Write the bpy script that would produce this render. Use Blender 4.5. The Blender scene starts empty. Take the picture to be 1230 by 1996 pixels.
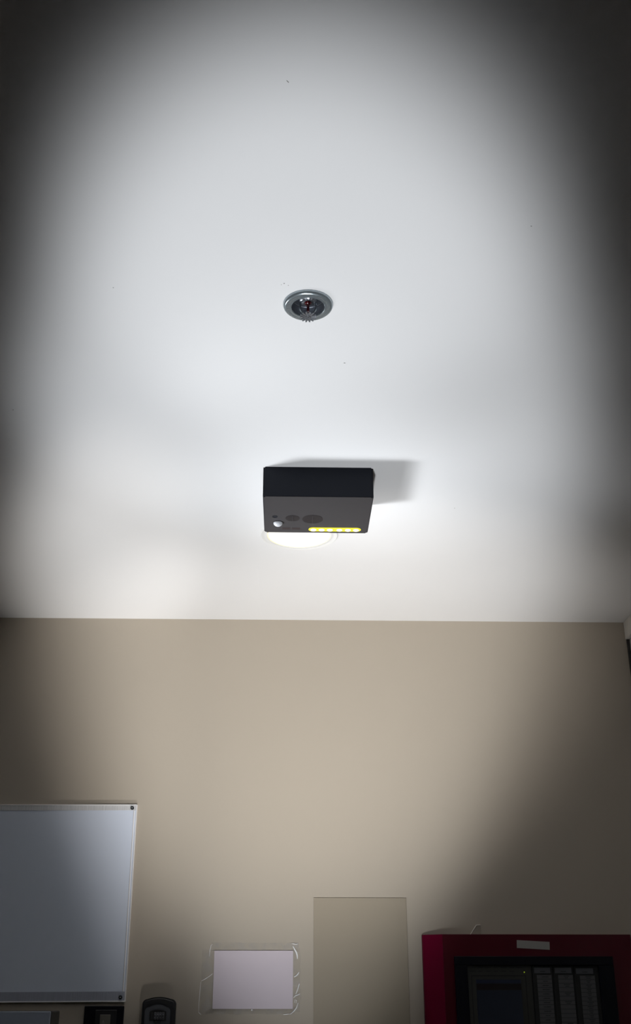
import bpy, bmesh, math, random
from mathutils import Vector, Matrix, Euler
random.seed(7)
SC = bpy.context.scene
COL = SC.collection
R = math.radians

# ---------------------------------------------------------------- camera
CZ = 1.65          # eye height
cam = bpy.data.cameras.new('camera'); cam.sensor_fit = 'VERTICAL'; cam.sensor_height = 36.0
cam.lens = 2120.0 / 1996.0 * 36.0; cam.clip_start = 0.02
co = bpy.data.objects.new('camera', cam); COL.objects.link(co)
co.location = (0, 0, CZ); co.rotation_euler = (R(90 + 24.3), 0, R(-1.4)); SC.camera = co

# ---------------------------------------------------------------- world, lights, exposure
SC.view_settings.view_transform = 'Standard'; SC.view_settings.look = 'None'
SC.view_settings.gamma = 1.0; SC.view_settings.use_curve_mapping = False
SC.view_settings.exposure = 0.0
w = bpy.data.worlds.new('world'); SC.world = w; w.use_nodes = True
w.node_tree.nodes['Background'].inputs[0].default_value = (0.6, 0.7, 0.9, 1)
w.node_tree.nodes['Background'].inputs[1].default_value = 0.02

def spot(name, loc, target, angle, sx, sy, energy, col, radius, blend=1.0, roll=0.0):
    """a soft oval beam: angle = full cone, sx / sy squeeze the beam"""
    l = bpy.data.lights.new(name, 'SPOT'); l.energy = energy; l.color = col
    l.spot_size = R(angle); l.spot_blend = blend; l.shadow_soft_size = radius
    o = bpy.data.objects.new(name, l); COL.objects.link(o); o.location = loc
    z = -(Vector(target) - Vector(loc)).normalized()
    up = Vector((0, 1, 0)) if abs(z.z) > 0.6 else Vector((0, 0, 1))
    x = up.cross(z).normalized(); y = z.cross(x)
    u = math.cos(roll)*x + math.sin(roll)*y; v = -math.sin(roll)*x + math.cos(roll)*y
    o.rotation_euler = Matrix((u, v, z)).transposed().to_euler()
    o.scale = (sx, sy, 1)
    return o

COOL = (0.94, 0.97, 1.0); WARM = (1.0, 0.97, 0.93)
spot('vignette_spot_far', (-0.009, 1.419, 1.057), (0.038, 2.316, 2.7), 64.87, 0.625, 1.822, 61.37, COOL, 0.06, blend=0.500, roll=0.0243)  # added spot without a fixture, far part of the oval ceiling pool
spot('vignette_spot_near', (-0.269, 1.0, 1.1), (0.004, 1.354, 2.7), 26.00, 1.664, 1.173, 27.08, COOL, 0.06, blend=0.854, roll=-1.6179)  # added spot without a fixture, near part of the oval ceiling pool
spot('side_lamp', (-1.2, 2.666, 1.72), (0.168, 2.228, 2.7), 26.00, 0.896, 0.549, 172.13, COOL, 0.20, blend=0.998, roll=0.1758)
spot('vignette_spot_wall', (0.021, 2.2, 0.301), (-0.843, 3.115, 4.305), 26.00, 1.822, 0.549, 111.62, WARM, 0.06, blend=0.996, roll=-1.7456)  # added unseen spot, shapes the oval fall-off on the wall
spot('vignette_spot_wall', (0.079, 1.5, 1.028), (0.121, 3.115, 2.675), 72.21, 0.668, 0.549, 144.79, WARM, 0.06, blend=0.999, roll=0.7608)  # another added unseen spot for the lit oval on the wall
spot('vignette_spot_side', (-1.2, 2.898, 1.45), (-0.027, 1.915, 2.7), 26.00, 1.089, 0.585, 87.18, COOL, 0.20, blend=0.502, roll=1.9797)  # second side spot, added to fill out the oval pool

# ---------------------------------------------------------------- materials
def mat(name, col, rough=0.5, metal=0.0, emit=None, es=0.0, noise=0.0, nscale=20.0, bump=0.0, bscale=200.0, coat=0.0, spec=0.5, stretch=None):
    m = bpy.data.materials.new(name); m.use_nodes = True
    nt = m.node_tree; b = nt.nodes['Principled BSDF']
    b.inputs['Base Color'].default_value = (*col, 1); b.inputs['Roughness'].default_value = rough
    b.inputs['Metallic'].default_value = metal; b.inputs['Coat Weight'].default_value = coat
    b.inputs['Specular IOR Level'].default_value = spec
    if emit: b.inputs['Emission Color'].default_value = (*emit, 1); b.inputs['Emission Strength'].default_value = es
    tc = nt.nodes.new('ShaderNodeTexCoord'); src = tc.outputs['Object']
    if stretch:
        mp = nt.nodes.new('ShaderNodeMapping'); mp.inputs['Scale'].default_value = stretch
        nt.links.new(src, mp.inputs[0]); src = mp.outputs[0]
    if noise:
        n = nt.nodes.new('ShaderNodeTexNoise'); n.inputs['Scale'].default_value = nscale; n.inputs['Detail'].default_value = 4
        nt.links.new(src, n.inputs['Vector'])
        mx = nt.nodes.new('ShaderNodeMix'); mx.data_type = 'RGBA'
        mx.inputs[6].default_value = (*[c * (1 - noise) for c in col], 1)
        mx.inputs[7].default_value = (*[min(1, c * (1 + noise)) for c in col], 1)
        nt.links.new(n.outputs['Fac'], mx.inputs[0]); nt.links.new(mx.outputs[2], b.inputs['Base Color'])
    if bump:
        n = nt.nodes.new('ShaderNodeTexNoise'); n.inputs['Scale'].default_value = bscale; n.inputs['Detail'].default_value = 3
        nt.links.new(src, n.inputs['Vector'])
        bp = nt.nodes.new('ShaderNodeBump'); bp.inputs['Strength'].default_value = bump; bp.inputs['Distance'].default_value = 0.002
        nt.links.new(n.outputs['Fac'], bp.inputs['Height']); nt.links.new(bp.outputs[0], b.inputs['Normal'])
    return m

M = dict(
    ceiling=mat('ceiling_paint', (0.80, 0.80, 0.805), 0.75, noise=0.012, nscale=3, bump=0.06, bscale=150, spec=0.2),
    wall=mat('wall_paint', (0.43, 0.38, 0.315), 0.7, noise=0.02, nscale=2.5, bump=0.05, bscale=160, spec=0.25),
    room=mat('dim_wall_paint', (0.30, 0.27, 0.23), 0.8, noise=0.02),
    floor=mat('floor_carpet', (0.06, 0.06, 0.065), 0.9, noise=0.2, nscale=300),
    trimw=mat('trim_white', (0.88, 0.85, 0.80), 0.6, noise=0.02),
    trimg=mat('trim_grey', (0.62, 0.62, 0.62), 0.6, noise=0.02),
    stripd=mat('strip_dark', (0.03, 0.03, 0.028), 0.6, noise=0.1),
    case=mat('black_plastic', (0.036, 0.0345, 0.039), 0.5, noise=0.05, nscale=60, bump=0.03, bscale=900, spec=0.35),
    shell=mat('shade_blue_black', (0.006, 0.008, 0.014), 0.5, noise=0.05, spec=0.2),
    caseb=mat('black_satin', (0.013, 0.011, 0.014), 0.5, noise=0.1, spec=0.35),
    slot=mat('slot_dark', (0.018, 0.010, 0.013), 0.5, noise=0.1),
    dome=mat('dome_milky', (0.62, 0.64, 0.68), 0.35, noise=0.1, nscale=400, bump=0.4, bscale=500),
    ledw=mat('led_white', (0.9, 0.9, 0.9), 0.4, emit=(0.95, 0.97, 0.93), es=1.1, noise=0.01),
    ledc=mat('led_cream', (0.9, 0.9, 0.8), 0.4, emit=(1.0, 0.95, 0.70), es=1.1, noise=0.01),
    ledy=mat('led_yellow_lens', (0.6, 0.5, 0.02), 0.4, emit=(0.85, 0.72, 0.0), es=1.35, noise=0.01),
    ledm=mat('led_glow', (0.30, 0.28, 0.05), 0.4, emit=(0.62, 0.55, 0.01), es=1.0, noise=0.01),
    lamp=mat('downlight_diffuser', (0.9, 0.88, 0.8), 0.5, emit=(1.0, 0.95, 0.86), es=1.35, noise=0.01),
    lampr=mat('downlight_inner_rim', (0.85, 0.76, 0.5), 0.5, emit=(1.0, 0.78, 0.38), es=0.75, noise=0.01),
    lampt=mat('downlight_trim', (0.80, 0.80, 0.79), 0.35, noise=0.01),
    chrome=mat('chrome', (0.36, 0.41, 0.44), 0.26, 0.72, noise=0.12, nscale=160, bump=0.05, bscale=300),
    chromed=mat('chrome_worn', (0.36, 0.38, 0.42), 0.30, 0.85, noise=0.15, nscale=200, bump=0.08, bscale=300),
    bulb=mat('bulb_red', (0.16, 0.004, 0.01), 0.1, noise=0.1, coat=0.6),
    sheet=mat('board_white', (0.68, 0.74, 0.86), 0.45, noise=0.01, nscale=4),
    alu=mat('aluminium_edge', (0.85, 0.84, 0.85), 0.35, 0.1, noise=0.05, nscale=60),
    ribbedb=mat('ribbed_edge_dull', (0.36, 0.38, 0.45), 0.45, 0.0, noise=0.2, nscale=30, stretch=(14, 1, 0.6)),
    ribbed=mat('ribbed_edge', (0.62, 0.62, 0.63), 0.45, 0.0, noise=0.25, nscale=30, stretch=(14, 1, 0.6)),
    screw=mat('screw_dark', (0.03, 0.035, 0.038), 0.25, 0.6, noise=0.2, nscale=300),
    paper=mat('paper_lilac', (0.62, 0.55, 0.60), 0.8, noise=0.012, nscale=10, bump=0.02),
    beige=mat('beige_board', (0.335, 0.290, 0.226), 0.75, noise=0.02, nscale=4, spec=0.2),
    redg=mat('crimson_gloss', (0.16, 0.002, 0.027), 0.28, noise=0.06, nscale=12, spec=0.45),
    red=mat('red_enamel', (0.075, 0.001, 0.008), 0.35, noise=0.06, nscale=12, bump=0.02, spec=0.4),
    blackf=mat('black_enamel', (0.004, 0.004, 0.008), 0.5, noise=0.1, spec=0.2),
    fascia=mat('grey_fascia', (0.032, 0.031, 0.027), 0.6, noise=0.04),
    groove=mat('groove_dark', (0.010, 0.010, 0.010), 0.7, noise=0.05),
    screen=mat('screen_off', (0.020, 0.025, 0.042), 0.35, noise=0.05),
    screenb=mat('screen_band', (0.013, 0.008, 0.010), 0.4, noise=0.05),
    screenl=mat('screen_top_line', (0.022, 0.027, 0.055), 0.3, noise=0.05),
    card=mat('label_card', (0.095, 0.095, 0.10), 0.8, noise=0.08, nscale=40),
    cardhead=mat('label_head', (0.085, 0.088, 0.10), 0.7, noise=0.05),
    ink=mat('ink', (0.02, 0.02, 0.022), 0.8, noise=0.05),
    ledg=mat('led_green', (0.3, 0.5, 0.02), 0.4, emit=(0.30, 0.38, 0.02), es=0.5, noise=0.01),
    tape=mat('white_tape', (0.34, 0.33, 0.31), 0.7, noise=0.04, nscale=30),
    lockb=mat('lock_rubber', (0.015, 0.015, 0.017), 0.5, noise=0.08),
    lockc=mat('lock_cover', (0.075, 0.08, 0.092), 0.5, 0.1, noise=0.05),
    rocker=mat('rocker_ivory', (0.15, 0.14, 0.12), 0.5, noise=0.03),
    housing=mat('housing_pale', (0.34, 0.38, 0.46), 0.5, noise=0.02),
    housingd=mat('housing_side_shade', (0.06, 0.058, 0.05), 0.6, noise=0.05),
    speck=mat('speck', (0.28, 0.27, 0.26), 0.8, noise=0.1),
)
def film_mat():
    m = bpy.data.materials.new('clear_film'); m.use_nodes = True; nt = m.node_tree; nt.nodes.clear()
    out = nt.nodes.new('ShaderNodeOutputMaterial'); mx = nt.nodes.new('ShaderNodeMixShader')
    tr = nt.nodes.new('ShaderNodeBsdfTransparent'); tr.inputs[0].default_value = (0.955, 0.955, 0.955, 1)
    p = nt.nodes.new('ShaderNodeBsdfPrincipled'); p.inputs['Base Color'].default_value = (0.7, 0.7, 0.7, 1); p.inputs['Roughness'].default_value = 0.12
    n = nt.nodes.new('ShaderNodeTexNoise'); n.inputs['Scale'].default_value = 45; n.inputs['Detail'].default_value = 3
    tc = nt.nodes.new('ShaderNodeTexCoord'); nt.links.new(tc.outputs['Object'], n.inputs['Vector'])
    bp = nt.nodes.new('ShaderNodeBump'); bp.inputs['Strength'].default_value = 0.5; bp.inputs['Distance'].default_value = 0.003
    nt.links.new(n.outputs['Fac'], bp.inputs['Height']); nt.links.new(bp.outputs[0], p.inputs['Normal'])
    rp = nt.nodes.new('ShaderNodeMapRange'); rp.inputs[1].default_value = 0.45; rp.inputs[2].default_value = 0.7
    rp.inputs[3].default_value = 0.03; rp.inputs[4].default_value = 0.22
    nt.links.new(n.outputs['Fac'], rp.inputs[0]); nt.links.new(rp.outputs[0], mx.inputs[0])
    nt.links.new(tr.outputs[0], mx.inputs[1]); nt.links.new(p.outputs[0], mx.inputs[2]); nt.links.new(mx.outputs[0], out.inputs[0])
    return m
M['film'] = film_mat()
M['crease'] = mat('film_crease_glint', (0.92, 0.92, 0.94), 0.10, noise=0.1, nscale=200, spec=0.9)  # glints on the folds of the clear film, put in as white colour

# ---------------------------------------------------------------- mesh helpers
def new_bm(): return bmesh.new()
def box(bm, x0, x1, y0, y1, z0, z1):
    vs = [bm.verts.new(p) for p in ((x0,y0,z0),(x1,y0,z0),(x1,y1,z0),(x0,y1,z0),(x0,y0,z1),(x1,y0,z1),(x1,y1,z1),(x0,y1,z1))]
    for f in ((0,3,2,1),(4,5,6,7),(0,1,5,4),(1,2,6,5),(2,3,7,6),(3,0,4,7)): bm.faces.new([vs[i] for i in f])
    return bm
def bev(bm, r, seg=2):
    bmesh.ops.bevel(bm, geom=list(bm.edges), offset=r, segments=seg, affect='EDGES', profile=0.5); return bm
def lathe(bm, prof, c=(0,0,0), n=48, axis='Z', cap0=False, cap1=False):
    rings = []
    for r, z in prof:
        ring = []
        for k in range(n):
            a = 2*math.pi*k/n
            p = (r*math.cos(a), r*math.sin(a), z) if axis == 'Z' else (r*math.cos(a), z, r*math.sin(a))
            ring.append(bm.verts.new((p[0]+c[0], p[1]+c[1], p[2]+c[2])))
        rings.append(ring)
    for a, b in zip(rings, rings[1:]):
        for k in range(n): bm.faces.new((a[k], a[(k+1)%n], b[(k+1)%n], b[k]))
    if cap0: bm.faces.new(rings[0])
    if cap1: bm.faces.new(list(reversed(rings[-1])))
    bmesh.ops.recalc_face_normals(bm, faces=list(bm.faces))
    return bm
def tube(bm, pts, r, n=10):
    rings = []; pts = [Vector(p) for p in pts]
    for i, p in enumerate(pts):
        t = (pts[min(i+1, len(pts)-1)] - pts[max(i-1, 0)]).normalized()
        u = t.orthogonal().normalized() if abs(t.y) > 0.9 else t.cross(Vector((0,1,0))).normalized(); v = t.cross(u)
        rr = r[i] if isinstance(r, (list, tuple)) else r
        rings.append([bm.verts.new(p + rr*(math.cos(2*math.pi*k/n)*u + math.sin(2*math.pi*k/n)*v)) for k in range(n)])
    for a, b in zip(rings, rings[1:]):
        for k in range(n): bm.faces.new((a[k], a[(k+1)%n], b[(k+1)%n], b[k]))
    bm.faces.new(rings[0]); bm.faces.new(list(reversed(rings[-1])))
    bmesh.ops.recalc_face_normals(bm, faces=list(bm.faces))
    return bm
def prism_y(bm, outline, y0, y1):
    """outline in (x, z), from y0 (front) to y1 (back)"""
    a = [bm.verts.new((x, y0, z)) for x, z in outline]; b = [bm.verts.new((x, y1, z)) for x, z in outline]; n = len(a)
    bm.faces.new(a); bm.faces.new(list(reversed(b)))
    for k in range(n): bm.faces.new((a[k], b[k], b[(k+1)%n], a[(k+1)%n]))
    bmesh.ops.recalc_face_normals(bm, faces=list(bm.faces)); return bm
def obj(name, bm, m, parent=None, smooth=False, kind=None, label=None):
    me = bpy.data.meshes.new(name); bm.to_mesh(me); bm.free(); me.materials.append(M[m])
    if smooth:
        for p in me.polygons: p.use_smooth = True
        try: me.set_sharp_from_angle(angle=R(35))
        except Exception: pass
    o = bpy.data.objects.new(name, me); COL.objects.link(o)
    if parent: o.parent = parent
    if kind: o['kind'] = kind
    if label: o['label'] = label
    return o
def thing(name, label, cat, loc, rot=(0,0,0), group=None):
    o = bpy.data.objects.new(name, None); COL.objects.link(o); o.empty_display_size = 0.05
    o.location = loc; o.rotation_euler = rot; o['label'] = label; o['category'] = cat
    if group: o['group'] = group
    return o

# ---------------------------------------------------------------- the room
YW, ZC, XR, XL, YF = 3.115, 2.70, 1.020, -2.9, -1.6
SX, SY, SHR = 0.0242, 1.493, 0.034           # sprinkler centre and the hole in the ceiling
bm = new_bm()
def ceil_plate(bm):
    n = 48; h = 0.08
    circ = []
    for k in range(n):
        a = 2*math.pi*k/n; circ.append((SX + SHR*math.cos(a), SY + SHR*math.sin(a), math.cos(a), math.sin(a)))
    lo = [bm.verts.new((x, y, ZC)) for x, y, _, _ in circ]; hi = [bm.verts.new((x, y, ZC+0.05)) for x, y, _, _ in circ]
    sq = []
    for x, y, c, s in circ:
        m = max(abs(c), abs(s)); sq.append(bm.verts.new((SX + h*c/m, SY + h*s/m, ZC)))
    for k in range(n):
        j = (k+1) % n
        bm.faces.new((lo[k], lo[j], sq[j], sq[k])); bm.faces.new((lo[k], hi[k], hi[j], lo[j]))
    def quad(x0, x1, y0, y1):
        bm.faces.new([bm.verts.new(p) for p in ((x0,y0,ZC),(x0,y1,ZC),(x1,y1,ZC),(x1,y0,ZC))])
    X0, X1, Y0, Y1 = XL, XR+0.1, YF, YW+0.1
    quad(X0, X1, Y0, SY-h); quad(X0, X1, SY+h, Y1); quad(X0, SX-h, SY-h, SY+h); quad(SX+h, X1, SY-h, SY+h)
    quad2 = [bm.verts.new(p) for p in ((X0,Y0,ZC+0.05),(X1,Y0,ZC+0.05),(X1,Y1,ZC+0.05),(X0,Y1,ZC+0.05))]; bm.faces.new(quad2)
ceil_plate(bm)
bmesh.ops.remove_doubles(bm, verts=list(bm.verts), dist=1e-5)
ceiling = obj('ceiling', bm, 'ceiling', kind='structure')
obj('floor', box(new_bm(), XL, XR+0.1, YF, YW+0.1, -0.1, 0), 'floor', kind='structure')
wall_back = obj('wall_back', box(new_bm(), XL, XR+0.1, YW, YW+0.1, 0, ZC), 'wall', kind='structure')
obj('wall_right', box(new_bm(), XR, XR+0.1, YF, YW, 0, ZC), 'trimg', kind='structure')
obj('wall_left', box(new_bm(), XL-0.1, XL, YF, YW+0.1, 0, ZC), 'room', kind='structure')
obj('wall_front', box(new_bm(), XL, XR+0.1, YF-0.1, YF, 0, ZC), 'room', kind='structure')
# boxed white trim along the top of the right wall, dark strip in the corner below it
obj('trim_1', bev(box(new_bm(), 1.0078, 1.0195, YF+0.01, YW-0.0005, 2.6465, 2.6995), 0.001), 'trimw', kind='structure')
obj('corner_strip', box(new_bm(), 1.0110, 1.0195, YW-0.004, YW-0.0003, 0.001, 2.646), 'stripd', kind='structure')

# tiny chips, filler specks and the faint filled joint on the ceiling
def chip(x, y, sx, sy, rot=0.0, m='speck'):
    bm = new_bm(); n = 7
    pts = []
    for k in range(n):
        a = 2*math.pi*k/n; q = random.uniform(0.6, 1.1); px, py = sx*q*math.cos(a), sy*q*math.sin(a)
        pts.append((x + px*math.cos(rot) - py*math.sin(rot), y + px*math.sin(rot) + py*math.cos(rot)))
    a = [bm.verts.new((p[0], p[1], ZC - 0.0004)) for p in pts]; b = [bm.verts.new((p[0], p[1], ZC + 0.0002)) for p in pts]
    bm.faces.new(a); bm.faces.new(b[::-1])
    for k in range(n): bm.faces.new((a[k], b[k], b[(k+1)%n], a[(k+1)%n]))
    bmesh.ops.recalc_face_normals(bm, faces=list(bm.faces))
    obj('paint_chip', bm, m, ceiling)
for args in [(-0.0150,1.4370,.0016,.0012),(-0.0085,1.4420,.0010,.0008),(-0.0195,1.4405,.0007,.0006),
        (-0.0100,1.0180,.0035,.0006,0.9),(0.3515,1.2870,.0016,.0007,0.3),(-0.5420,1.8570,.0014,.0010),(0.0930,1.6720,.0020,.0010),
        (0.3800,2.2950,.0012,.0010),(-0.2900,1.4550,.0010,.0008)]:
    chip(*args)
obj('joint_filler', box(new_bm(), -0.0900, -0.0880, 2.62, 3.05, ZC-0.0004, ZC), 'ceiling', ceiling)

# ---------------------------------------------------------------- sprinkler
sp = thing('fire_sprinkler', 'chrome recessed fire sprinkler with round flange and toothed deflector in the white ceiling', 'sprinkler', (SX, SY, ZC))
obj('flange', lathe(new_bm(), [(0.0345,0.0),(0.0410,-0.0003),(0.0412,-0.0022),(0.0402,-0.0048),(0.0385,-0.0066),(0.0365,-0.0073),
    (0.0330,-0.0069),(0.0300,-0.0070),(0.0283,-0.0074),(0.0272,-0.0066),(0.0268,-0.0040),(0.0268,0.0)], n=72), 'chrome', sp, True)
cup = obj('recess_cup', lathe(new_bm(), [(0.0275,-0.0040),(0.0268,-0.0035),(0.0262,0.006),(0.0262,0.0095),(0.0272,0.0100),(0.0272,0.0112),(0.0258,0.0118),(0.0250,0.028),(0.0200,0.031),(0.0,0.031)][:9], n=64, cap1=True), 'chromed', sp, True)
obj('pipe_body', lathe(new_bm(), [(0.0120,0.0305),(0.0120,0.012),(0.0145,0.011),(0.0145,0.006),(0.0115,0.0035),(0.0060,0.0025),(0.0045,0.006)], n=32, cap1=True), 'chromed', sp, True)
obj('glass_bulb', lathe(new_bm(), [(0.0010,0.0045),(0.0019,0.002),(0.0023,-0.004),(0.0023,-0.011),(0.0018,-0.0165),(0.0009,-0.019)], n=20, cap0=True, cap1=True), 'bulb', sp, True, label='small dark red glass bulb')
obj('bulb_seat', lathe(new_bm(), [(0.0050,0.0040),(0.0058,0.0015),(0.0040,0.0000),(0.0024,-0.0012)], n=24), 'bulb', sp, True, label='red cap above the bulb')
for s in (-1, 1):
    pts = [(s*0.0108,0,0.008),(s*0.0124,0,0.001),(s*0.0132,0,-0.006),(s*0.0122,0,-0.0120),(s*0.0088,0,-0.0175),(s*0.0040,0,-0.0210),(s*0.0008,0,-0.0220)]
    obj('frame_arm', tube(new_bm(), pts, [0.0017,0.0017,0.0016,0.0015,0.0015,0.0018,0.0018]), 'chrome', sp, True)
obj('boss', lathe(new_bm(), [(0.0022,-0.0175),(0.0036,-0.0190),(0.0050,-0.0215),(0.0050,-0.0245),(0.0032,-0.0265),(0.0018,-0.0262),(0.0012,-0.0240)], n=24, cap0=True, cap1=True), 'chromed', sp, True)
def deflector():
    bm = new_bm(); n = 14; top = []; bot = []
    for k in range(n):
        a0 = 2*math.pi*k/n
        for da, r in ((-0.085,0.0090),(-0.105,0.0118),(-0.09,0.0136),(0.0,0.0142),(0.09,0.0136),(0.105,0.0118),(0.085,0.0090)):
            a = a0 + da; sag = -0.0012 * max(0, (r-0.0088))/0.005
            top.append((r*math.cos(a), r*math.sin(a), -0.0236+sag)); bot.append((r*math.cos(a), r*math.sin(a), -0.0248+sag))
    T = [bm.verts.new(p) for p in top]; B = [bm.verts.new(p) for p in bot]; n2 = len(T)
    ci = [bm.verts.new((0.0045*math.cos(2*math.pi*k/n2), 0.0045*math.sin(2*math.pi*k/n2), -0.0240)) for k in range(n2)]
    cj = [bm.verts.new((0.0045*math.cos(2*math.pi*k/n2), 0.0045*math.sin(2*math.pi*k/n2), -0.0252)) for k in range(n2)]
    for k in range(n2):
        j = (k+1) % n2
        bm.faces.new((T[k], T[j], B[j], B[k])); bm.faces.new((T[k], ci[k], ci[j], T[j])); bm.faces.new((B[k], B[j], cj[j], cj[k]))
    bmesh.ops.recalc_face_normals(bm, faces=list(bm.faces)); return bm
obj('deflector', deflector(), 'chromed', sp)

# ---------------------------------------------------------------- downlight
dl = thing('recessed_downlight', 'lit round recessed downlight with white trim ring, half hidden behind the black box', 'ceiling light', (0.0198, 2.4606, ZC))
obj('trim_ring', lathe(new_bm(), [(0.0950,0.0),(0.0950,-0.0022),(0.0935,-0.0036),(0.0905,-0.0036),(0.0880,-0.0022),(0.0830,-0.0016),(0.0800,-0.0030),(0.0785,-0.0030),(0.0780,-0.0010)], n=96), 'lampt', dl, True)
obj('inner_rim', lathe(new_bm(), [(0.0780,-0.0008),(0.0780,-0.0022),(0.0765,-0.0024),(0.0752,-0.0014)], n=96), 'lampr', dl, True, label='warm yellowish rim around the lit disc')
obj('diffuser', lathe(new_bm(), [(0.0752,-0.0006),(0.0752,-0.0014),(0.0600,-0.0018),(0.0200,-0.0020)], n=96, cap1=True), 'lamp', dl, True)

# ---------------------------------------------------------------- black ceiling device
BX0, BX1, BY0, BY1, H = -0.0608, 0.1750, 2.0910, 2.2868, 0.070
bd = thing('sensor_box', 'black rectangular sensor box hanging on the ceiling with a row of lit yellow LEDs', 'sensor unit', ((BX0+BX1)/2, (BY0+BY1)/2, ZC))
hx, hy = (BX1-BX0)/2, (BY1-BY0)/2
def case_bm():
    bm = box(new_bm(), -hx, hx, -hy, hy, -H, -0.0)
    bmesh.ops.bevel(bm, geom=[e for e in bm.edges if abs(e.verts[0].co.z-e.verts[1].co.z) > 0.01], offset=0.004, segments=3, affect='EDGES')
    bmesh.ops.bevel(bm, geom=[e for e in bm.edges if e.verts[0].co.z < -H+1e-4 and e.verts[1].co.z < -H+1e-4], offset=0.0018, segments=2, affect='EDGES')
    return bm
obj('shaded_sides', case_bm(), 'shell', bd, True, label='box sides with their shade in the blue-black colour')  # body of the box; the shade on its sides is put into the colour
pl = box(new_bm(), -hx+0.0016, hx-0.0016, -hy+0.0016, hy-0.0016, -H-0.0001, -H+0.003)
bmesh.ops.bevel(pl, geom=[e for e in pl.edges if abs(e.verts[0].co.z-e.verts[1].co.z) > 0.001], offset=0.0035, segments=3, affect='EDGES')
obj('face_plate', pl, 'case', bd, label='dark grey underside plate')
def L(x, y): return (x-(BX0+BX1)/2, y-(BY0+BY1)/2)
def disc(cx, cy, r, z0, z1, n=32):
    return lathe(new_bm(), [(r, z0), (r, z1)], c=(cx, cy, 0), n=n, cap0=True, cap1=True)
x, y = L(-0.0360, 2.1965); obj('sensor_hole', lathe(new_bm(), [(0.0062,-H),(0.0062,-H-0.0006),(0.0052,-H-0.0006),(0.0046,-H-0.0003)], c=(x,y,0), n=24, cap1=True), 'shell', bd, True)
x, y = L(-0.0294, 2.2310)
obj('sensor_dome', lathe(new_bm(), [(0.0105*math.cos(a), -H-0.0085*math.sin(a)) for a in [R(q) for q in (0,15,30,45,60,75,86)]], c=(x,y,0), n=28, cap1=True), 'dome', bd, True, label='milky white motion sensor dome')
obj('dome_collar', lathe(new_bm(), [(0.0126,-H),(0.0122,-H-0.0008),(0.0106,-H-0.0008)], c=(x,y,0), n=28), 'caseb', bd, True)
def dial(cx, cy, r):
    prof = [(r, -H), (r, -H-0.0004)]; k = 5
    for i in range(k):
        r0 = r*0.97*(1-i/k); r1 = r*0.97*(1-(i+0.5)/k); prof += [(r0, -H-0.0003), (r1, -H-0.0007)]
    return lathe(new_bm(), prof, c=(cx, cy, 0), n=40, cap1=True)
for cx, cy, r in ((0.0030, 2.2044, 0.0160), (0.0475, 2.2088, 0.0230)):
    x, y = L(cx, cy); d = obj('round_grille', dial(x, y, r), 'caseb', bd, True)
    obj('grille_bar', box(new_bm(), x-0.0006, x+0.0006, y-r*0.98, y+r*0.98, -H-0.0014, -H-0.0009), 'case', d)
for cx in (-0.0112, 0.0110):
    x, y = L(cx, 2.2612)
    obj('slot', bev(box(new_bm(), x-0.0092, x+0.0092, y-0.0055, y+0.0055, -H-0.0006, -H+0.001), 0.0003, 1), 'slot', bd)
# six round LEDs on a lit bar added for the yellow glow between them
def capsule(x0, x1, y, r, z0, z1, n=14):
    out = [(x1 + r*math.cos(a), y + r*math.sin(a)) for a in [math.pi*(-0.5 + k/n) for k in range(n+1)]] + \
          [(x0 - r*math.cos(a), y - r*math.sin(a)) for a in [math.pi*(-0.5 + k/n) for k in range(n+1)]]
    bm = new_bm(); a = [bm.verts.new((p[0], p[1], z0)) for p in out]; b = [bm.verts.new((p[0], p[1], z1)) for p in out]; m = len(a)
    bm.faces.new(a); bm.faces.new(b[::-1])
    for k in range(m): bm.faces.new((a[k], b[k], b[(k+1)%m], a[(k+1)%m]))
    bmesh.ops.recalc_face_normals(bm, faces=list(bm.faces)); return bm
ly = 2.2648
x0, y = L(0.0500, ly); x1, _ = L(0.1480, ly)
strip = obj('led_glow_bar', capsule(x0, x1, y, 0.0105, -H+0.001, -H-0.0008), 'ledm', bd, label='yellow glow along the LED row, made as a lit bar')
for i, cx in enumerate((0.0507, 0.0694, 0.0880, 0.1096, 0.1290, 0.1474)):
    x, y = L(cx, ly)
    led = obj('led', lathe(new_bm(), [(0.0068*math.cos(a), -H-0.0012-0.0028*math.sin(a)) for a in [R(q) for q in (0,20,40,60,80)]], c=(x,y,0), n=24, cap1=True), 'ledw' if i % 2 == 0 else 'ledc', strip, True)
    obj('led_ring', lathe(new_bm(), [(0.0098 if i % 2 == 0 else 0.0088,-H-0.0006),(0.0094 if i % 2 == 0 else 0.0084,-H-0.0014),(0.0066,-H-0.0016)], c=(x,y,0), n=28), 'ledy', strip, True)

# ---------------------------------------------------------------- large white board (left)
wb = thing('white_board', 'large blank white board with thin silver edging and dark corner screws', 'board', (-0.92, YW, 1.90), (0, R(-0.3), 0))
X0, X1, Z0, Z1 = -0.50, 0.5000, -0.2490, 0.2510
obj('panel', box(new_bm(), X0, X1, -0.0050, -0.0005, Z0, Z1), 'sheet', wb)
obj('edge_strip', box(new_bm(), X0, X1, -0.0060, -0.0050, Z1-0.0150, Z1-0.002), 'ribbed', wb, label='ribbed silver strip along the top')
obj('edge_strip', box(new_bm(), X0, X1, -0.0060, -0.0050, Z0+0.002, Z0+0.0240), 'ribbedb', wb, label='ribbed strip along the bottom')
for a in ((X0, X1, Z1-0.002, Z1+0.0010), (X0, X1, Z0-0.001, Z0+0.002), (X1-0.0022, X1+0.001, Z0, Z1), (X1-0.0085, X1-0.0055, Z0+0.024, Z1-0.015), (X0-0.001, X0+0.002, Z0, Z1)):
    obj('frame_bar', bev(box(new_bm(), a[0], a[1], -0.0068, -0.0005, a[2], a[3]), 0.0004, 1), 'alu', wb)
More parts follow.
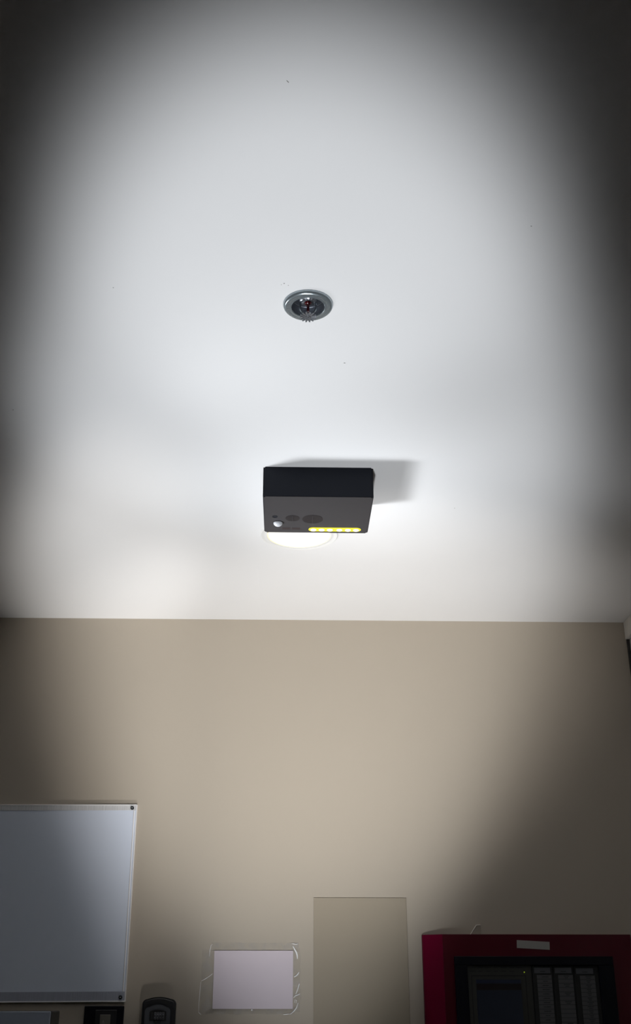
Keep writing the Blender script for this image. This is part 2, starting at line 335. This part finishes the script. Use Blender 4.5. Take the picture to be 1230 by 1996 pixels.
for sx, sz in ((X1-0.0125, Z1-0.0090), (X1-0.0125, Z0+0.0100), (X0+0.0125, Z1-0.0090), (X0+0.0125, Z0+0.0100)):
    s = obj('screw', lathe(new_bm(), [(0.0050,-0.0058),(0.0050,-0.0078),(0.0040,-0.0098),(0.0022,-0.0105)], c=(sx,0,sz), n=20, axis='Y', cap1=True), 'screw', wb, True)
    obj('screw_slot', box(new_bm(), sx-0.0016, sx+0.0016, -0.0110, -0.0103, sz-0.0004, sz+0.0004), 'alu', s)

# ---------------------------------------------------------------- lilac paper in clear film
pp = thing('paper_sheet', 'blank pale lilac paper sheet taped to the wall with crinkled clear film', 'paper', (-0.0875, YW, 1.7065))
def sheet_bm(w, h, t, y):
    return box(new_bm(), -w/2, w/2, y-t, y, -h/2, h/2)
obj('sheet', sheet_bm(0.2085, 0.1405, 0.0006, -0.0042), 'paper', pp)
obj('backing', sheet_bm(0.2065, 0.1385, 0.0034, -0.0005), 'paper', pp)
def film(x0, x1, z0, z1, nx, nz, amp, seed, base=-0.0022):
    rnd = random.Random(seed); bm = new_bm(); g = []
    for j in range(nz+1):
        row = []
        for i in range(nx+1):
            ex = rnd.uniform(-1, 1)*amp*0.9; ez = rnd.uniform(-1, 1)*amp*0.9
            row.append(bm.verts.new((x0+(x1-x0)*i/nx+ex, base - abs(rnd.gauss(0, amp*0.45)), z0+(z1-z0)*j/nz+ez)))
        g.append(row)
    for j in range(nz):
        for i in range(nx): bm.faces.new((g[j][i], g[j][i+1], g[j+1][i+1], g[j+1][i]))
    return bm
obj('clear_tape', film(-0.112, 0.118, 0.067, 0.090, 22, 3, 0.0012, 3), 'film', pp, True)
obj('clear_tape', film(0.098, 0.124, -0.076, 0.075, 4, 14, 0.0030, 5), 'film', pp, True)
obj('clear_tape', film(-0.136, -0.100, -0.082, 0.072, 5, 12, 0.0022, 8), 'film', pp, True)
obj('clear_tape', film(-0.122, 0.110, -0.083, -0.066, 20, 2, 0.0010, 11), 'film', pp, True)
def crease(pts, r):
    c = [(a, -0.0052 - 0.0006*math.sin(i*2.1), b) for i, (a, b) in enumerate(pts)]
    rr = [r*(0.25 + 0.95*math.sin(math.pi*(i+0.5)/len(pts))) for i in range(len(pts))]
    bm = tube(new_bm(), c, rr, 6)
    for v in bm.verts: v.co.y = -0.004 + (v.co.y+0.0052)*0.4
    obj('film_crease_glint', bm, 'crease', pp, True)
# (x, z) from the sheet's centre
crease([(0.1035,0.0815),(0.1085,0.0730),(0.1130,0.0655),(0.1150,0.0580),(0.1155,0.0500)], 0.0016)
crease([(0.1000,0.0885),(0.1060,0.0870),(0.1130,0.0860),(0.1170,0.0880)], 0.0007)
crease([(0.1070,0.0060),(0.1120,0.0085),(0.1165,0.0125),(0.1200,0.0180)], 0.0013)
crease([(0.1120,-0.0350),(0.1155,-0.0270),(0.1185,-0.0190),(0.1210,-0.0100)], 0.0012)
crease([(0.1060,-0.0440),(0.1110,-0.0390),(0.1180,-0.0370),(0.1230,-0.0345)], 0.0009)
crease([(0.1090,-0.0560),(0.1100,-0.0480),(0.1140,-0.0500),(0.1130,-0.0570)], 0.0007)
crease([(0.0980,-0.0830),(0.1070,-0.0760),(0.1140,-0.0680),(0.1180,-0.0560)], 0.0011)
crease([(0.0800,-0.0840),(0.0900,-0.0830),(0.0990,-0.0820)], 0.0006)
crease([(-0.1360,-0.0040),(-0.1260,0.0010),(-0.1150,0.0080),(-0.1070,0.0140)], 0.0007)
crease([(-0.1400,-0.0780),(-0.1400,-0.0550),(-0.1385,-0.0300),(-0.1370,-0.0060)], 0.0005)
crease([(-0.1400,-0.0780),(-0.1370,-0.0810),(-0.1330,-0.0840)], 0.0006)
crease([(-0.1170,0.0560),(-0.1165,0.0700),(-0.1140,0.0830),(-0.1100,0.0860)], 0.0006)
obj('pin', lathe(new_bm(), [(0.0022,-0.001),(0.0022,-0.004),(0.0014,-0.0052)], c=(-0.0020,0,-0.0730), n=16, axis='Y', cap1=True), 'alu', pp, True)

# ---------------------------------------------------------------- beige blank panel
bp_ = thing('blanking_panel', 'plain beige rectangular panel on the wall between paper sheet and red cabinet', 'panel', (0.1958, YW, 1.6800))
obj('board', bev(box(new_bm(), -0.1250, 0.1250, -0.0030, -0.0003, -0.2300, 0.2300), 0.0005, 1), 'beige', bp_)
obj('side_cover', bev(box(new_bm(), 0.1228, 0.1262, -0.0035, -0.0003, -0.2300, 0.2300), 0.0006, 1), 'beige', bp_)

# ---------------------------------------------------------------- red fire alarm cabinet
fp = thing('alarm_cabinet', 'red metal fire alarm cabinet with black framed control panel and label columns', 'alarm panel', (0.6370, YW, 1.5300))
X0, X1, Z1, Z0 = -0.2775, 0.2770, 0.2860, -0.2500
# body with a sloped left cheek: outline in (x, y)
def cabinet():
    bm = new_bm(); pr = [(X0+0.0005, -0.0003), (X0+0.0005, -0.009), (X0+0.0030, -0.0115), (X0+0.0520, -0.0390), (X0+0.0525, -0.0400), (X1-0.004, -0.0400), (X1, -0.036), (X1, -0.0003)]
    a = [bm.verts.new((p[0], p[1], Z0)) for p in pr]; b = [bm.verts.new((p[0], p[1], Z1)) for p in pr]; n = len(a)
    bm.faces.new(a[::-1]); bm.faces.new(b)
    for k in range(n-1): bm.faces.new((a[k], a[k+1], b[k+1], b[k]))
    bm.faces.new((a[-1], a[0], b[0], b[-1]))
    bmesh.ops.recalc_face_normals(bm, faces=list(bm.faces)); return bm
obj('cabinet_body', cabinet(), 'red', fp)
FY = -0.0400
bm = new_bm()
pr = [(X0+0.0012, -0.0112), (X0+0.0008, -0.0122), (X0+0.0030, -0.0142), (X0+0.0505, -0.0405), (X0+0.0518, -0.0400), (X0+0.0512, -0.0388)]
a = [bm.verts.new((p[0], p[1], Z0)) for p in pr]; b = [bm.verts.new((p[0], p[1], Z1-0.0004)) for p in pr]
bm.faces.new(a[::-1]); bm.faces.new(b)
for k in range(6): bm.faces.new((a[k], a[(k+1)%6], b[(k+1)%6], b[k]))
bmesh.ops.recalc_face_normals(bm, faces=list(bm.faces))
obj('left_strip', bm, 'redg', fp, label='brighter crimson glossy strip down the left edge')  # sloped left band in a brighter crimson than the body
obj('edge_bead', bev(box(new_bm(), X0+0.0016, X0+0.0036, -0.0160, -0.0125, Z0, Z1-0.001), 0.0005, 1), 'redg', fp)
def frame_piece(x0, x1, z0, z1, d=0.010): return bev(box(new_bm(), x0, x1, FY-d, FY, z0, z1), 0.0012, 1)
KX0, KX1, KZ1, KZ0 = -0.1985, 0.2190, 0.2320, -0.2000
for a in ((KX0, KX1, KZ1-0.0215, KZ1), (KX0, KX0+0.0330, KZ0, KZ1-0.0217), (KX1-0.0400, KX1, KZ0, KZ1-0.0217), (KX0+0.0332, KX1-0.0402, KZ0, KZ0+0.02)):
    obj('window_frame', frame_piece(*a), 'blackf', fp)
obj('fascia', box(new_bm(), KX0+0.0331, 0.0020, FY-0.0040, FY, KZ0+0.0202, KZ1-0.0217), 'fascia', fp)
obj('back_plate', box(new_bm(), 0.0021, 0.1789, FY-0.0010, FY, KZ0+0.0202, KZ1-0.0217), 'groove', fp)
# engraved frame line and the screen
fas_y = FY-0.0040
for a in ((-0.1560, -0.0130, 0.1840, 0.1855), (-0.1560, -0.1545, 0.02, 0.1840), (-0.0145, -0.0130, 0.02, 0.1840)):
    obj('bezel_line', box(new_bm(), a[0], a[1], fas_y-0.0006, fas_y, a[2], a[3]), 'groove', fp)
sc = obj('screen', box(new_bm(), -0.1440, -0.0270, fas_y-0.0015, fas_y, 0.0600, 0.1760), 'screen', fp, label='dark blue unlit display screen')
obj('screen_band', box(new_bm(), -0.1440, -0.0270, fas_y-0.0019, fas_y-0.0015, 0.1510, 0.1660), 'screenb', sc)
obj('screen_line', box(new_bm(), -0.1440, -0.0270, fas_y-0.0019, fas_y-0.0015, 0.1670, 0.1740), 'screenl', sc)
obj('indicator_led', lathe(new_bm(), [(0.0017,0.0),(0.0016,-0.0008),(0.0008,-0.0014)], c=(-0.0162, fas_y, 0.1935), n=12, axis='Y', cap1=True), 'ledg', fp, True, label='tiny yellow-green indicator light')
bm = new_bm()
rn = random.Random(2)
for row, z in enumerate((0.2045, 0.1955)):
    for i in range(7):
        cx = -0.1520 + i*0.0205; wd = rn.uniform(0.004, 0.0065) if row else rn.uniform(0.006, 0.0085)
        if row and i == 6: continue
        xx = cx - wd
        while xx < cx + wd:
            q = rn.uniform(0.0010, 0.0018); box(bm, xx, xx+q*0.8, fas_y-0.0003, fas_y, z-0.0011, z+0.0011*rn.uniform(0.6, 1.2)); xx += q
lt = obj('key_legends', bm, 'ink', fp, kind='stuff')
# three annunciator columns
for ci, (hx0, hx1, rx0, rx1, hz) in enumerate(((0.0100, 0.0525, 0.0160, 0.0545, 0.2045), (0.0640, 0.1080, 0.0720, 0.1105, 0.2045), (0.1200, 0.1650, 0.1290, 0.1680, 0.2030))):
    mx0, mx1 = hx0-0.0050, (hx1+0.0052 if ci < 2 else 0.1788)
    mo = obj('annunciator_module', bev(box(new_bm(), mx0, mx1, FY-0.0030, FY, KZ0+0.0202, KZ1-0.0219), 0.0006, 1), 'groove', fp)
    y1 = FY-0.0030
    obj('header_card', box(new_bm(), hx0, hx1, y1-0.0012, y1, hz-0.0135, hz), 'cardhead', mo)
    base = None; bm = new_bm(); z = hz-0.0175
    for k in range(22):
        zz0 = z - 0.0094
        if base is None:
            base = obj('label_card', box(new_bm(), rx0, rx1, y1-0.0010, y1, zz0, z), 'card', mo); zb = z
        else:
            c = base.copy(); c.location.z = z - zb; COL.objects.link(c)
        if ci != 1 or k in (0, 2, 4, 6, 11):
            cx = rx0*0.45 + rx1*0.55; wd = rn.uniform(0.005, 0.009)
            for ln in range(1 if ci == 0 else 2):
                zc = (zz0+z)/2 + (0 if ci == 0 else (0.0020 if ln == 0 else -0.0020)); xx = cx - wd*(1 if ln == 0 else 0.6)
                while xx < cx + wd*(1 if ln == 0 else 0.6):
                    q = rn.uniform(0.0010, 0.0019); box(bm, xx, xx+q*0.75, y1-0.0013, y1-0.0010, zc-0.0009, zc+0.0009*rn.uniform(0.7, 1.3)); xx += q
        z -= 0.0102
    for xx in [hx0*0.5+hx1*0.5 + d*0.0015 for d in range(-4, 5)]:
        box(bm, xx, xx+0.0011, y1-0.0015, y1-0.0012, hz-0.0100, hz-0.0080)
    obj('card_lettering', bm, 'ink', mo, kind='stuff')
# strip of white tape across the top, slightly tilted
t = obj('tape_label', box(new_bm(), -0.0435, 0.0435, -0.0008, 0, -0.0098, 0.0098), 'tape', fp, label='tilted off-white tape label')
t.location = (0.0135, FY, 0.2600); t.rotation_euler = (0, R(3.0), 0)

# torn flap of wall lining above the cabinet
fl = thing('torn_flap', 'small torn beige flap sticking out above the red cabinet', 'flap', (0.4900, YW, 1.8165))
bm = new_bm()
pts = [(0.0,0.0),(0.0180,0.0240),(0.0300,0.0250),(0.0310,0.0)]
a = [bm.verts.new((x, -0.0015 - 0.010*(1 - min(1, x/0.03)), z)) for x, z in pts]; b = [bm.verts.new((x, -0.0003, z)) for x, z in pts]
bm.faces.new(a); bm.faces.new(b[::-1])
for k in range(4): bm.faces.new((a[k], b[k], b[(k+1)%4], a[(k+1)%4]))
bmesh.ops.recalc_face_normals(bm, faces=list(bm.faces))
obj('flap_sheet', bm, 'wall', fl)
obj('fold_edge', tube(new_bm(), [(0.0,-0.0118,0.0005),(0.0090,-0.0090,0.0125),(0.0180,-0.0060,0.0243),(0.0300,-0.0020,0.0252)], 0.0009, 6), 'trimw', fl, True)

# ---------------------------------------------------------------- key lock box
kb = thing('key_safe', 'black key safe with grey cover and number dials, right of the switch plate', 'key safe', (-0.3290, YW, 1.6000))
def arch(hw, z0, z1, rise, rc, n=10):
    """a flat bottom, rounded shoulders and a gently arched top"""
    out = [(-hw, z0), (hw, z0)]
    zt = z1 - rise
    for k in range(n+1):
        a = math.pi/2*k/n; out.append((hw - rc + rc*math.cos(a), zt - rc + rc*math.sin(a)))
    for k in range(1, 16):
        u = 1 - 2*k/16; out.append((u*(hw-rc), zt + rise*(1-u*u)))
    for k in range(n+1):
        a = math.pi/2*(1 + k/n); out.append((-hw + rc + rc*math.cos(a), zt - rc + rc*math.sin(a)))
    return out
b = prism_y(new_bm(), arch(0.0430, -0.060, 0.0645, 0.0050, 0.0130), -0.026, -0.0003)
bmesh.ops.bevel(b, geom=[e for e in b.edges if all(abs(v.co.y+0.026) < 1e-5 for v in e.verts)], offset=0.005, segments=3, affect='EDGES')
obj('body', b, 'lockb', kb, True)
b = prism_y(new_bm(), arch(0.0325, -0.052, 0.0470, 0.0060, 0.0110), -0.032, -0.0245)
bmesh.ops.bevel(b, geom=[e for e in b.edges if all(abs(v.co.y+0.032) < 1e-5 for v in e.verts)], offset=0.002, segments=2, affect='EDGES')
for v in b.verts: v.co.x -= 0.0020
cv = obj('cover', b, 'lockc', kb, True, label='grey front cover')
b = prism_y(new_bm(), arch(0.0215, 0.0080, 0.0345, 0.0030, 0.0030), -0.0340, -0.0318)
obj('dial_window', b, 'groove', cv)
for i in range(4):
    dx = -0.0068 + i*0.0068
    obj('number_dial', lathe(new_bm(), [(0.0095,-0.0027),(0.0100,-0.0020),(0.0100,0.0020),(0.0095,0.0027)], c=(0,0,0), n=20, axis='Z', cap0=True, cap1=True), 'lockc', cv).location = (dx, -0.0295, 0.0200)
for o in [o for o in bpy.data.objects if o.name.startswith('number_dial')]:
    o.rotation_euler = (0, R(90), 0)
obj('latch_slot', bev(box(new_bm(), -0.0180, -0.0125, -0.0355, -0.0338, 0.0120, 0.0280), 0.0004, 1), 'lockb', cv)
obj('release_tab', bev(box(new_bm(), -0.0100, 0.0080, -0.0365, -0.0316, 0.0040, 0.0085), 0.0010, 1), 'lockb', cv)
bm = new_bm()
for i in range(4):
    for j in range(3):
        dx = -0.0068 + i*0.0068; zz = 0.0140 + j*0.0060
        yy = -0.0295 - math.sqrt(max(0, 0.0100**2 - (zz-0.0200)**2)) - 0.0002
        box(bm, dx-0.0013, dx+0.0013, yy-0.0002, yy+0.0006, zz-0.0017, zz+0.0017)
        box(bm, dx-0.0005, dx+0.0005, yy-0.0004, yy, zz-0.0009, zz+0.0009)
obj('dial_digits', bm, 'ink', cv, kind='stuff')

# ---------------------------------------------------------------- black switch plate
sw = thing('switch_plate', 'black square switch plate with a narrow ivory rocker under the white board', 'switch', (-0.4710, YW, 1.5920))
obj('plate', bev(box(new_bm(), -0.0510, 0.0510, -0.0080, -0.0003, -0.0510, 0.0510), 0.0015, 2), 'blackf', sw)
obj('inner_frame', bev(box(new_bm(), -0.0220, 0.0330, -0.0105, -0.0078, -0.0440, 0.0420), 0.0010, 1), 'lockb', sw)
rk = obj('rocker', bev(box(new_bm(), -0.0090, 0.0180, -0.0130, -0.0103, -0.0330, 0.0310), 0.0008, 1), 'rocker', sw, label='narrow ivory rocker')
bm = new_bm()
tube(bm, [(-0.0030,-0.0132,0.0040),(-0.0015,-0.0132,0.0120),(0.0000,-0.0132,0.0170)], 0.0005, 5)
tube(bm, [(0.0000,-0.0132,0.0170),(0.0020,-0.0132,0.0120),(0.0032,-0.0132,0.0050)], 0.0005, 5)
tube(bm, [(-0.0012,-0.0132,0.0080),(0.0012,-0.0132,0.0085)], 0.0004, 5)
obj('rocker_mark', bm, 'tape', rk)

# ---------------------------------------------------------------- pale housing, lower left
pb = thing('wall_housing', 'pale grey box-shaped wall unit under the left end of the white board', 'wall unit', (-0.7600, YW, 1.5300))
obj('case', bev(box(new_bm(), -0.1700, 0.1740, -0.0950, -0.0003, -0.1200, 0.1020), 0.003, 2), 'housingd', pb)  # dark tone of the unlit side is put into the case colour
obj('front_cover', bev(box(new_bm(), -0.1700, 0.1700, -0.1030, -0.0945, -0.1200, 0.1010), 0.002, 2), 'housing', pb)
